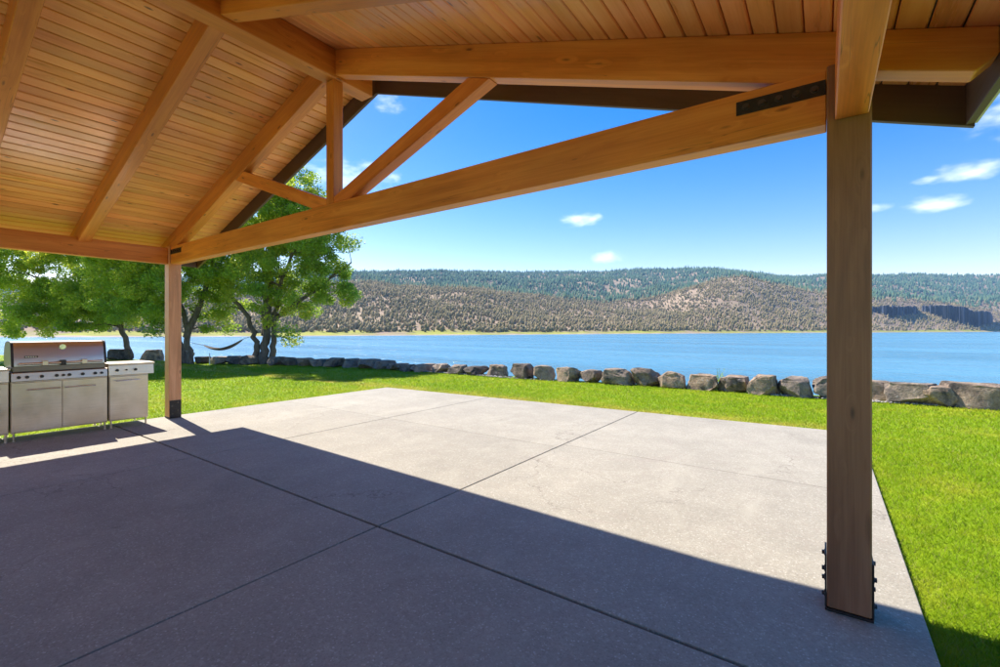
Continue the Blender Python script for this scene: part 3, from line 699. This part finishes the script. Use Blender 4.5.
big_rocks = [  # left, right, top, bottom in the picture; what it looks like
    (482, 504, 365, 376, 'squat brown boulder with a rusty side, next to the tall square brown one'), (504, 529, 363.5, 378, 'tall square brown boulder standing clear of its neighbours'),
    (528, 553, 366, 379.5, 'low lumpy grey and tan boulder behind the pale angular one'), (551, 575, 367, 381, 'pale grey angular boulder with a pointed top'),
    (573, 599, 370, 382, 'dark split boulder between the pale angular one and a long tan one'), (597, 630, 369, 384.5, 'long tan topped boulder with a dark lower face'),
    (628, 657, 368, 386, 'tall blocky tan boulder with a dark right side'), (655, 684, 372, 388, 'dark blocky boulder with flat slanted top'),
    (684, 717, 375, 390, 'wide low boulder with green weeds growing behind it'), (715, 748, 376.5, 391.5, 'rounded tan topped boulder with a red brown base'),
    (746, 779, 375, 394.5, 'tan and grey boulder with a dark right face, beside the pale-veined black one'), (777, 812, 377, 396.5, 'black boulder crossed by pale veins'),
    (813, 850, 376, 398.5, 'pinkish brown boulder half hidden behind the wooden post'), (868, 894, 380, 400.5, 'small dark boulder just right of the wooden post over a gap of water'),
    (888, 936, 382, 404, 'long brown slab of boulder with a pale top'), (922, 956, 385, 406, 'dark shaded boulder leaning on the big grey one'),
    (949, 1020, 382.5, 409, 'biggest grey boulder with a flat top at the end of the row'), (1016, 1070, 386, 413, 'grey brown boulder past the biggest flat-topped one')]
for i, (l, r_, tp, bt, lab) in enumerate(big_rocks):
    c, tt = pix_ground((l + r_) / 2, bt - .5); d_ = pix_dir((l + r_) / 2, bt)
    w = (r_ - l) / F_PX * tt * 1.10; h = (bt - tp) / F_PX * tt * (.95 if l < 800 else .9); dp = max(.42, min(w * .85, .8))
    # the row runs across the view at a slant: the seen width is width and depth together
    g_ = Vector((d_.x, d_.y, 0)).normalized(); cc = c + Vector((0, dp * .45, 0)); w *= .80 if l > 700 else .9
    boulder(cc, w, dp, h, random.Random(i).uniform(-.15, .15), 100 + i, lab)
left_rocks = [(464, 483, 365.5, 374.5), (446, 465, 364.5, 373.5), (430, 447, 363, 372), (414, 431, 363, 371), (400, 415, 364, 370.5), (388, 401, 363, 369.5), (374, 389, 359.5, 368.5), (357, 376, 358, 368),
              (340, 358, 358, 367), (325, 341, 357, 366.5), (310, 324, 358.5, 366), (296, 311, 357, 365.5), (281, 296, 356.5, 365), (268, 282, 356, 364.5), (240, 254, 354.5, 364), (224, 241, 355, 363.5), (208, 225, 356, 363.5), (196, 209, 356, 363)]
rk = random.Random(9)
for i, (l, r_, tp, bt) in enumerate(left_rocks):
    c, tt = pix_ground((l + r_) / 2, bt - .4); x = c.x; yy = float(shore_y(x)) + .1; 
    d_ = pix_dir((l + r_) / 2, bt); k_ = yy / d_.y if abs(d_.y) > .3 else tt
    if 17 > i: tt = min(max(tt, 14), 26)
    w = (r_ - l) / F_PX * tt * 1.05; h = (bt - tp) / F_PX * tt * .88
    sh = i >= 8; nth = ['first', 'second', 'third', 'fourth', 'fifth', 'sixth', 'seventh', 'eighth', 'ninth', 'tenth', 'eleventh', 'twelfth', 'thirteenth', 'fourteenth']
    lab = ('dark shaded boulder under the hammock, %s from the big tree trunk' % nth[i - 14]) if i >= 14 else '%s boulder from the big tree trunk towards the tall square brown one' % ('dark shaded' if sh else 'small grey brown')
    lab = lab if i >= 14 else lab.replace(' boulder from', ' boulder, %s from' % nth[13 - i])
    boulder(c + Vector((0, .15, 0)), w, .8 + rk.random() * .3, h, rk.uniform(-.4, .3), 300 + i,
            lab, 'boulders under the trees' if sh else 'boulders along the lawn edge')
for i, (u, tp, bt, lab) in enumerate([(183, 354, 362, 'dark boulder right behind the wooden post beside the leaning tree'), (152, 353, 359.5, 'dark boulder between the slender tree and the wooden post'), (120, 354, 359, 'dark boulder at the foot of the slender tree behind the barbecue')]):
    c, tt = pix_ground(u, bt); tt = min(tt, 26); d_ = pix_dir(u, bt); c = Vector((d_.x * tt, d_.y * tt, 0))
    boulder(c, 1.2 + .3 * rk.random(), .9, .5 + .15 * rk.random(), rk.uniform(-.6, .6), 400 + i, lab, 'boulders behind the barbecue')

# pale gravel along the foot of the boulders
def gravel_strip():
    rg = np.random.default_rng(8); n = 2600; x = np.where(rg.random(n) < .5, rg.normal(-10.2, 1.4, n), rg.uniform(-1, 5, n)); y = shore_y(x) - .22 + np.abs(rg.normal(0, .16, n)); s = rg.uniform(.010, .032, n)
    oc = np.array([(1, 0, 0), (0, 1, 0), (-1, 0, 0), (0, -1, 0), (0, 0, .7), (0, 0, -.7)]); tr = np.array([(0, 1, 4), (1, 2, 4), (2, 3, 4), (3, 0, 4), (1, 0, 5), (2, 1, 5), (3, 2, 5), (0, 3, 5)])
    j = 1 + .5 * (rg.random((n, 6, 1)) - .5); P = oc[None] * s[:, None, None] * j + np.stack([x, y, lawn_z(x, y) + .028], -1)[:, None]
    me = mesh_np('gravel', P.reshape(-1, 3), (tr[None] + (np.arange(n) * 6)[:, None, None]).reshape(-1, 3))
    me.attributes.new('shade', 'FLOAT', 'POINT').data.foreach_set('value', np.repeat(rg.random(n), 6).astype(np.float32))
    tag(new_obj('gravel', me, M['stone']), 'loose pale gravel along the foot of the boulders', 'gravel', kind='stuff')
gravel_strip()

# ------------------------------------------------------------------ grass blades
def grass():
    rg = np.random.default_rng(21); PX, PY, SC = [], [], []
    def add(n, x0, x1, y0, y1, sc):
        x = rg.uniform(x0, x1, n); y = rg.uniform(y0, y1, n)
        on = (x > XL0 - .006) & (x < XR0 + .006) & (y < far_y(x) + .006); k = ~on & (y < shore_y(x) - .06)
        PX.append(x[k]); PY.append(y[k]); SC.append(np.full(k.sum(), sc))
    # as many blades per patch of view: density falls with the square of the distance, blades widen to keep the cover even
    n = 1150000; rad = np.exp(rg.uniform(math.log(2.6), math.log(42), n)); az = rg.uniform(R(-52), R(54), n) - YAW; x = rad * np.sin(az); y = rad * np.cos(az)
    jag = .012 * gz(x * 9 + y * 3, y * 9); on = (x > XL0 + .004 + jag) & (x < XR0 - .004 + jag) & (y < far_y(x) - .004 + jag); k = ~on & (y < shore_y(x) + .12)
    PX.append(x[k]); PY.append(y[k]); SC.append(np.clip(rad[k] / 4.2, .9, 6))
    x = np.concatenate(PX); y = np.concatenate(PY); s = np.concatenate(SC); n = len(x)
    h = rg.uniform(.020, .044, n) * (.9 + .1 * np.minimum(s, 3)); w = rg.uniform(.0016, .0032, n) * np.minimum(s, 4); a = rg.uniform(0, 6.283, n); ln = rg.uniform(.3, 1.2, n) * h; b = rg.uniform(0, 6.283, n)
    z = lawn_z(x, y) - .003
    P = np.stack([np.stack([x - w * np.cos(a), y - w * np.sin(a), z], -1), np.stack([x + w * np.cos(a), y + w * np.sin(a), z], -1),
                  np.stack([x + ln * np.cos(b), y + ln * np.sin(b), z + h], -1)], 1).reshape(-1, 3)
    me = mesh_np('grass', P, np.arange(3 * n).reshape(-1, 3)); me.attributes.new('shade', 'FLOAT', 'POINT').data.foreach_set('value', np.repeat(rg.random(n), 3).astype(np.float32))
    tag(new_obj('grass', me, M['blade']), 'mown bright green lawn grass round the patio', 'grass', kind='stuff')
grass()

# ------------------------------------------------------------------ leafy trees at the water's edge
def tube(V, Fc, pts, rad, n=7):
    b0 = len(V); pts = [Vector(p) for p in pts]; up = Vector((.3, .9, .1))
    for i, p in enumerate(pts):
        d = (pts[min(i + 1, len(pts) - 1)] - pts[max(i - 1, 0)]).normalized(); a = d.cross(up).normalized(); b = d.cross(a)
        for k in range(n):
            t_ = 6.2832 * k / n; V.append(p + (a * math.cos(t_) + b * math.sin(t_)) * rad[i])
    for i in range(len(pts) - 1):
        for k in range(n):
            q = b0 + i * n + k; q2 = b0 + i * n + (k + 1) % n; Fc.append((q, q2, q2 + n, q + n))
def leafy_tree(name, base, limbs, lobes, nclus, per, leaf, seed, label, crad=.46):
    rr = random.Random(seed); rg = np.random.default_rng(seed); E_ = empty(name, base); bpy.context.view_layer.update(); tag(E_, label, 'tree', 'leafy trees at the lake edge')
    B = Vector(base); V, Fc, nodes = [], [], []
    for pts, r0, r1 in limbs:
        P = [B + Vector(p) for p in pts]; Q, rad = [], []; m = len(P) - 1
        for i in range(m):
            for k in range(5):
                t_ = k / 5; p = P[i].lerp(P[i + 1], t_) + Vector((rr.gauss(0, .035), rr.gauss(0, .035), 0)) * (0 if i == 0 and k == 0 else 1)
                Q.append(p); f_ = (i + t_) / m; rad.append((r0 + (r1 - r0) * f_) * (1.3 - .3 * min(1, (p.z - B.z) / .5) if r0 > .15 else 1))
        Q.append(P[-1]); rad.append(r1); tube(V, Fc, Q, rad, 9)
        nodes += [(q, ra) for q, ra in zip(Q, rad) if q.z - B.z > 1.2]
    cents = []
    lw = [a * b * c for (_, (a, b, c)) in lobes]
    while len(cents) < nclus:
        (c, e) = rr.choices(lobes, lw)[0]; d = Vector((rr.gauss(0, 1), rr.gauss(0, 1), rr.gauss(0, 1))).normalized() * (rr.random() ** .38)
        p = B + Vector(c) + Vector((d.x * e[0], d.y * e[1], d.z * e[2]))
        if p.z - B.z > .35: cents.append(p)
    cents.sort(key=lambda p: min((p - q).length for q, _ in nodes))
    for c in cents:
        q, ra = min(nodes, key=lambda t_: (t_[0] - c).length + (.8 if t_[0].z > c.z else 0))
        mid = q.lerp(c, .5) + Vector((rr.gauss(0, .1), rr.gauss(0, .1), .12 * (c - q).length)); r0 = min(ra * .6, .05)
        tube(V, Fc, [q, q.lerp(mid, .55), mid, mid.lerp(c, .6), c], [r0, r0 * .85, r0 * .65, r0 * .45, .006], 5); nodes += [(mid, r0 * .6), (mid.lerp(c, .6), r0 * .45)]
    trk = mesh_pd('trunk', V, Fc); trk.polygons.foreach_set('use_smooth', [True] * len(trk.polygons)); new_obj('trunk', trk, M['bark'], E_)
    C = np.array([tuple(c) for c in cents]); n = nclus * per; ci = np.repeat(np.arange(nclus), per); cr = rg.uniform(.6, 1.25, nclus) * crad
    o = rg.normal(0, 1, (n, 3)); o /= np.linalg.norm(o, axis=1)[:, None]; o *= (rg.random(n) ** .5)[:, None] * cr[ci][:, None] * np.array([1.1, 1.1, .75])
    P = C[ci] + o; ctr = rg.random(nclus)
    nrm = rg.normal(0, 1, (n, 3)) + np.array([0, 0, .6]); nrm /= np.linalg.norm(nrm, axis=1)[:, None]
    t1 = np.cross(nrm, rg.normal(0, 1, (n, 3))); t1 /= np.linalg.norm(t1, axis=1)[:, None]; t2 = np.cross(nrm, t1); s = (rg.uniform(.6, 1.4, n) * leaf)[:, None]
    Q = np.stack([P - t1 * s * .5, P + t2 * s * .27 - nrm * s * .05, P + t1 * s * .5, P - t2 * s * .27 - nrm * s * .05], 1).reshape(-1, 3)
    me = mesh_np('crown', Q, np.arange(4 * n).reshape(-1, 4)); sh = np.clip(.55 * ctr[ci] + .45 * rg.random(n), 0, 1)
    me.attributes.new('shade', 'FLOAT', 'POINT').data.foreach_set('value', np.repeat(sh, 4).astype(np.float32))
    new_obj('crown', me, M['leaf'], E_); return E_
# axes for describing crowns: rx = across the picture, fy = away from the camera (horizontal unit vectors)
RX = Vector((math.cos(YAW), math.sin(YAW), 0)); FY = Vector((-math.sin(YAW), math.cos(YAW), 0))
def L(a, b, z): p = RX * a + FY * b; return (p.x, p.y, z)
leafy_tree('broadleaf_tree', (-20.25, 10.58, -.06),
    [([L(0, 0, 0), L(.05, .1, 1.0), L(.15, .2, 2.4), L(.35, .1, 4.4), L(.5, .2, 6.8), L(.6, 0, 9.0)], .21, .04),
     ([L(.32, .1, 0), L(.42, .1, 1.0), L(.55, -.1, 2.2), L(1.0, -.4, 3.8), L(1.9, -.6, 5.6), L(2.6, -.6, 7.2)], .15, .03),
     ([L(-.3, 0, 0), L(-.28, 0, 1.0), L(-.6, -.2, 2.1), L(-1.5, -.4, 3.4), L(-2.3, -.3, 5.2), L(-2.8, -.2, 6.8)], .14, .03),
     ([L(.0, .2, 1.3), L(-.2, .7, 3.0), L(-.6, 1.3, 5.5), L(-.7, 1.5, 7.5)], .18, .03), ([L(.5, 0, 2.0), L(1.6, .3, 2.9), L(2.9, .4, 3.9), L(3.9, .2, 4.6)], .12, .03)],
    [(L(.2, 0, 7.2), (2.6, 2.4, 2.3)), (L(2.0, -.2, 5.6), (2.2, 2.0, 2.0)), (L(-1.9, 0, 5.3), (2.0, 2.0, 1.8)), (L(3.0, 0, 4.1), (1.35, 1.5, 1.0)), (L(1.2, 0, 3.4), (1.6, 1.6, .9)), (L(-1.2, 0, 3.2), (1.3, 1.4, .9)), (L(.9, -.2, 1.6), (.75, .7, 1.0)), (L(.3, -1.2, 3.9), (2.2, .9, 1.1)), (L(-1.4, -1.0, 4.2), (1.5, .9, 1.0)), (L(2.6, -.5, 6.6), (1.3, 1.3, 1.2)), (L(.4, -.8, 2.7), (.8, .6, .7)), (L(3.2, 0, 3.1), (.9, 1.0, .7)), (L(1.7, .2, 2.4), (.9, .9, .7)), (L(-2.2, 0, 2.6), (.8, .9, .7))],
    370, 360, .105, 11, 'big multi-stemmed leafy tree holding the far end of the hammock')
leafy_tree('broadleaf_tree', (-22.85, 8.67, -.06),
    [([L(0, 0, 0), L(-.15, 0, 1.0), L(-.5, .2, 2.4), L(-1.2, .3, 4.0), L(-1.8, .4, 6.0), L(-2.0, .4, 8.0)], .15, .03),
     ([L(-.25, .1, 0), L(-.7, .2, 1.3), L(-1.6, .3, 2.8), L(-2.7, .2, 4.2), L(-3.8, 0, 5.6)], .11, .03), ([L(-.2, 0, 1.2), L(.5, 0, 3.0), L(1.0, .2, 5.0), L(1.1, .2, 7.0)], .15, .03)],
    [(L(-1.2, 0, 6.6), (2.6, 2.2, 2.2)), (L(-2.8, 0, 5.0), (2.3, 2.0, 1.7)), (L(.7, 0, 5.2), (1.5, 1.6, 1.8)), (L(-1.6, 0, 3.4), (1.9, 1.5, 1.0)), (L(.6, .2, 2.9), (1.1, 1.1, .9)), (L(.9, .2, 1.9), (.7, .8, .6)), (L(-.8, -1.0, 3.0), (1.6, .7, 1.2)), (L(-2.6, -.6, 2.6), (1.3, .9, .9)), (L(-1.0, -.4, 2.0), (.9, .6, .6))],
    320, 340, .105, 12, 'leaning leafy tree behind the post, holding the near end of the hammock')
leafy_tree('broadleaf_tree', (-28.6, 8.0, -.06),
    [([L(0, 0, 0), L(-.1, 0, .9), L(-.6, 0, 2.2), L(-1.3, .2, 3.6), L(-2.0, .3, 5.4), L(-2.4, .2, 7.6)], .15, .03), ([L(-.6, 0, 2.0), L(-2.1, -.2, 3.0), L(-4.0, -.2, 3.9), L(-5.6, 0, 4.6)], .11, .025), ([L(-.5, 0, 2.0), L(.4, 0, 3.6), L(1.2, .2, 5.4)], .1, .025)],
    [(L(-1.6, 0, 6.6), (3.2, 2.4, 2.0)), (L(-4.6, 0, 4.7), (2.3, 2.2, 1.5)), (L(-2.6, 0, 3.2), (2.8, 2.0, 1.0)), (L(.6, 0, 4.6), (2.0, 1.9, 1.7)), (L(-4.4, -.3, 2.5), (1.6, 1.3, .7)), (L(-6.0, .3, 6.2), (1.7, 1.8, 1.0)), (L(-4.8, -.4, 1.9), (1.7, 1.2, .8)), (L(-1.9, -.2, 2.3), (2.2, 1.4, .8)), (L(.6, -.2, 2.6), (1.4, 1.2, .8)), (L(-1.0, -1.2, 3.6), (2.4, .9, 1.3)), (L(-3.4, -.6, 2.6), (2.0, 1.2, 1.1)), (L(-6.4, 0, 3.6), (1.2, 1.2, 1.6)), (L(-2.8, -.4, 1.7), (1.8, .9, .5)), (L(-.8, -.4, 2.0), (.9, .7, .6))],
    400, 320, .115, 13, 'slender leafy tree with spreading low boughs behind the barbecue')

# hammock slung between the two nearest trees
def hammock():
    a = Vector((-22.75, 8.62, .92)); b = Vector((-20.62, 10.28, 1.22)); a2 = Vector((-22.3, 8.98, .80)); b2 = Vector((-20.95, 10.03, 1.06))
    E_ = empty('hammock', ((a.x + b.x) / 2, (a.y + b.y) / 2, 0)); bpy.context.view_layer.update(); tag(E_, 'brown cloth hammock slung between the two leafy trees', 'hammock')
    side = (b - a).cross(Vector((0, 0, 1))).normalized(); n, m = 24, 6; V, Fc = [], []
    for i in range(n + 1):
        t_ = i / n; p = a2.lerp(b2, t_); sag = .36 * 4 * t_ * (1 - t_); wd = .02 + .30 * math.sin(math.pi * t_) ** .6
        for j in range(m + 1):
            q = (j / m - .5) * 2; V.append(p + side * q * wd + Vector((0, 0, -sag + .10 * q * q * math.sin(math.pi * t_))))
    for i in range(n):
        for j in range(m): k = i * (m + 1) + j; Fc.append((k, k + m + 1, k + m + 2, k + 1))
    me = mesh_pd('cloth', V, Fc); o = new_obj('cloth', me, M['cloth'], E_); md = o.modifiers.new('thick', 'SOLIDIFY'); md.thickness = .012
    for p, q in ((a, a2), (b, b2)):
        bm = bmesh.new(); bm_cyl(bm, p, q, .012, n=6); new_obj('rope', bm_mesh(bm, 'rope'), M['rope'], E_)
hammock()
c, _ = pix_ground(213.5, 363.5)
bm = bmesh.new(); bm_cyl(bm, (0, 0, -.1), (0, 0, .44), .022, .02, n=8); bm_cyl(bm, (0, 0, .44), (0, 0, .47), .026, .014, n=8)
o = new_obj('marker_stake', bm_mesh(bm, 'marker_stake'), M['white']); o.location = c + Vector((.1, -.2, 0)); tag(o, 'thin white marker stake in front of the boulders under the hammock', 'stake')
# weeds behind the wide low boulder
def weed(x, y, seed, label):
    rr = random.Random(seed); V, Fc = [], []
    for k in range(16):
        a = rr.uniform(0, 6.28); h = rr.uniform(.3, .62); ln = rr.uniform(.05, .25); w = .011; b = len(V); dx, dy = math.cos(a), math.sin(a); ox, oy = rr.gauss(0, .05), rr.gauss(0, .05)
        for q in (0, .5, 1): 
            for s in (-1, 1): V.append((ox + dx * ln * q * q - dy * w * s * (1.1 - q), oy + dy * ln * q * q + dx * w * s * (1.1 - q), h * q))
        Fc += [(b, b + 1, b + 3, b + 2), (b + 2, b + 3, b + 5, b + 4)]
        for q in range(5):
            t_ = rr.uniform(.35, 1); c0 = Vector((ox + dx * ln * t_ * t_, oy + dy * ln * t_ * t_, h * t_)); d = Vector((rr.gauss(0, 1), rr.gauss(0, 1), rr.gauss(.3, .6))).normalized() * .05; sd = d.cross(Vector((.2, .1, 1))).normalized() * .012; b = len(V)
            V += [c0, c0 + d * .5 + sd, c0 + d, c0 + d * .5 - sd]; Fc.append((b, b + 1, b + 2, b + 3))
    me = mesh_pd('weed', V, Fc); me.attributes.new('shade', 'FLOAT', 'POINT').data.foreach_set('value', [rr.random() * .6 for _ in V])
    o = new_obj('weed', me, M['leaf']); o.location = (x, y, -.06); tag(o, label, 'weed')
weed(-2.2, 13.0, 1, 'sprig of green weeds sticking up behind the wide low boulder')

# ------------------------------------------------------------------ haze over the lake
HAZE_TOP = max((o.matrix_world @ Vector(c)).z for o in COL.objects if o.name in ('hills', 'pine_forest') for c in o.bound_box) + 15
HAZE = 0.00013
bm = bmesh.new(); bm_box(bm, -7000, 7000, -5500, 7000, -30, HAZE_TOP)
t = NT('haze_air'); t.n.remove(t.b); pv = t.node('ShaderNodeVolumePrincipled', {'Color': (.36, .62, 1.0), 'Density': HAZE, 'Anisotropy': .1}); t.l.new(pv.outputs[0], t.out.inputs['Volume'])
hz = new_obj('haze', bm_mesh(bm, 'haze'), t.m); tag(hz, kind='stuff'); hz['label'] = 'thin blue summer haze over the lake'; hz['category'] = 'haze'
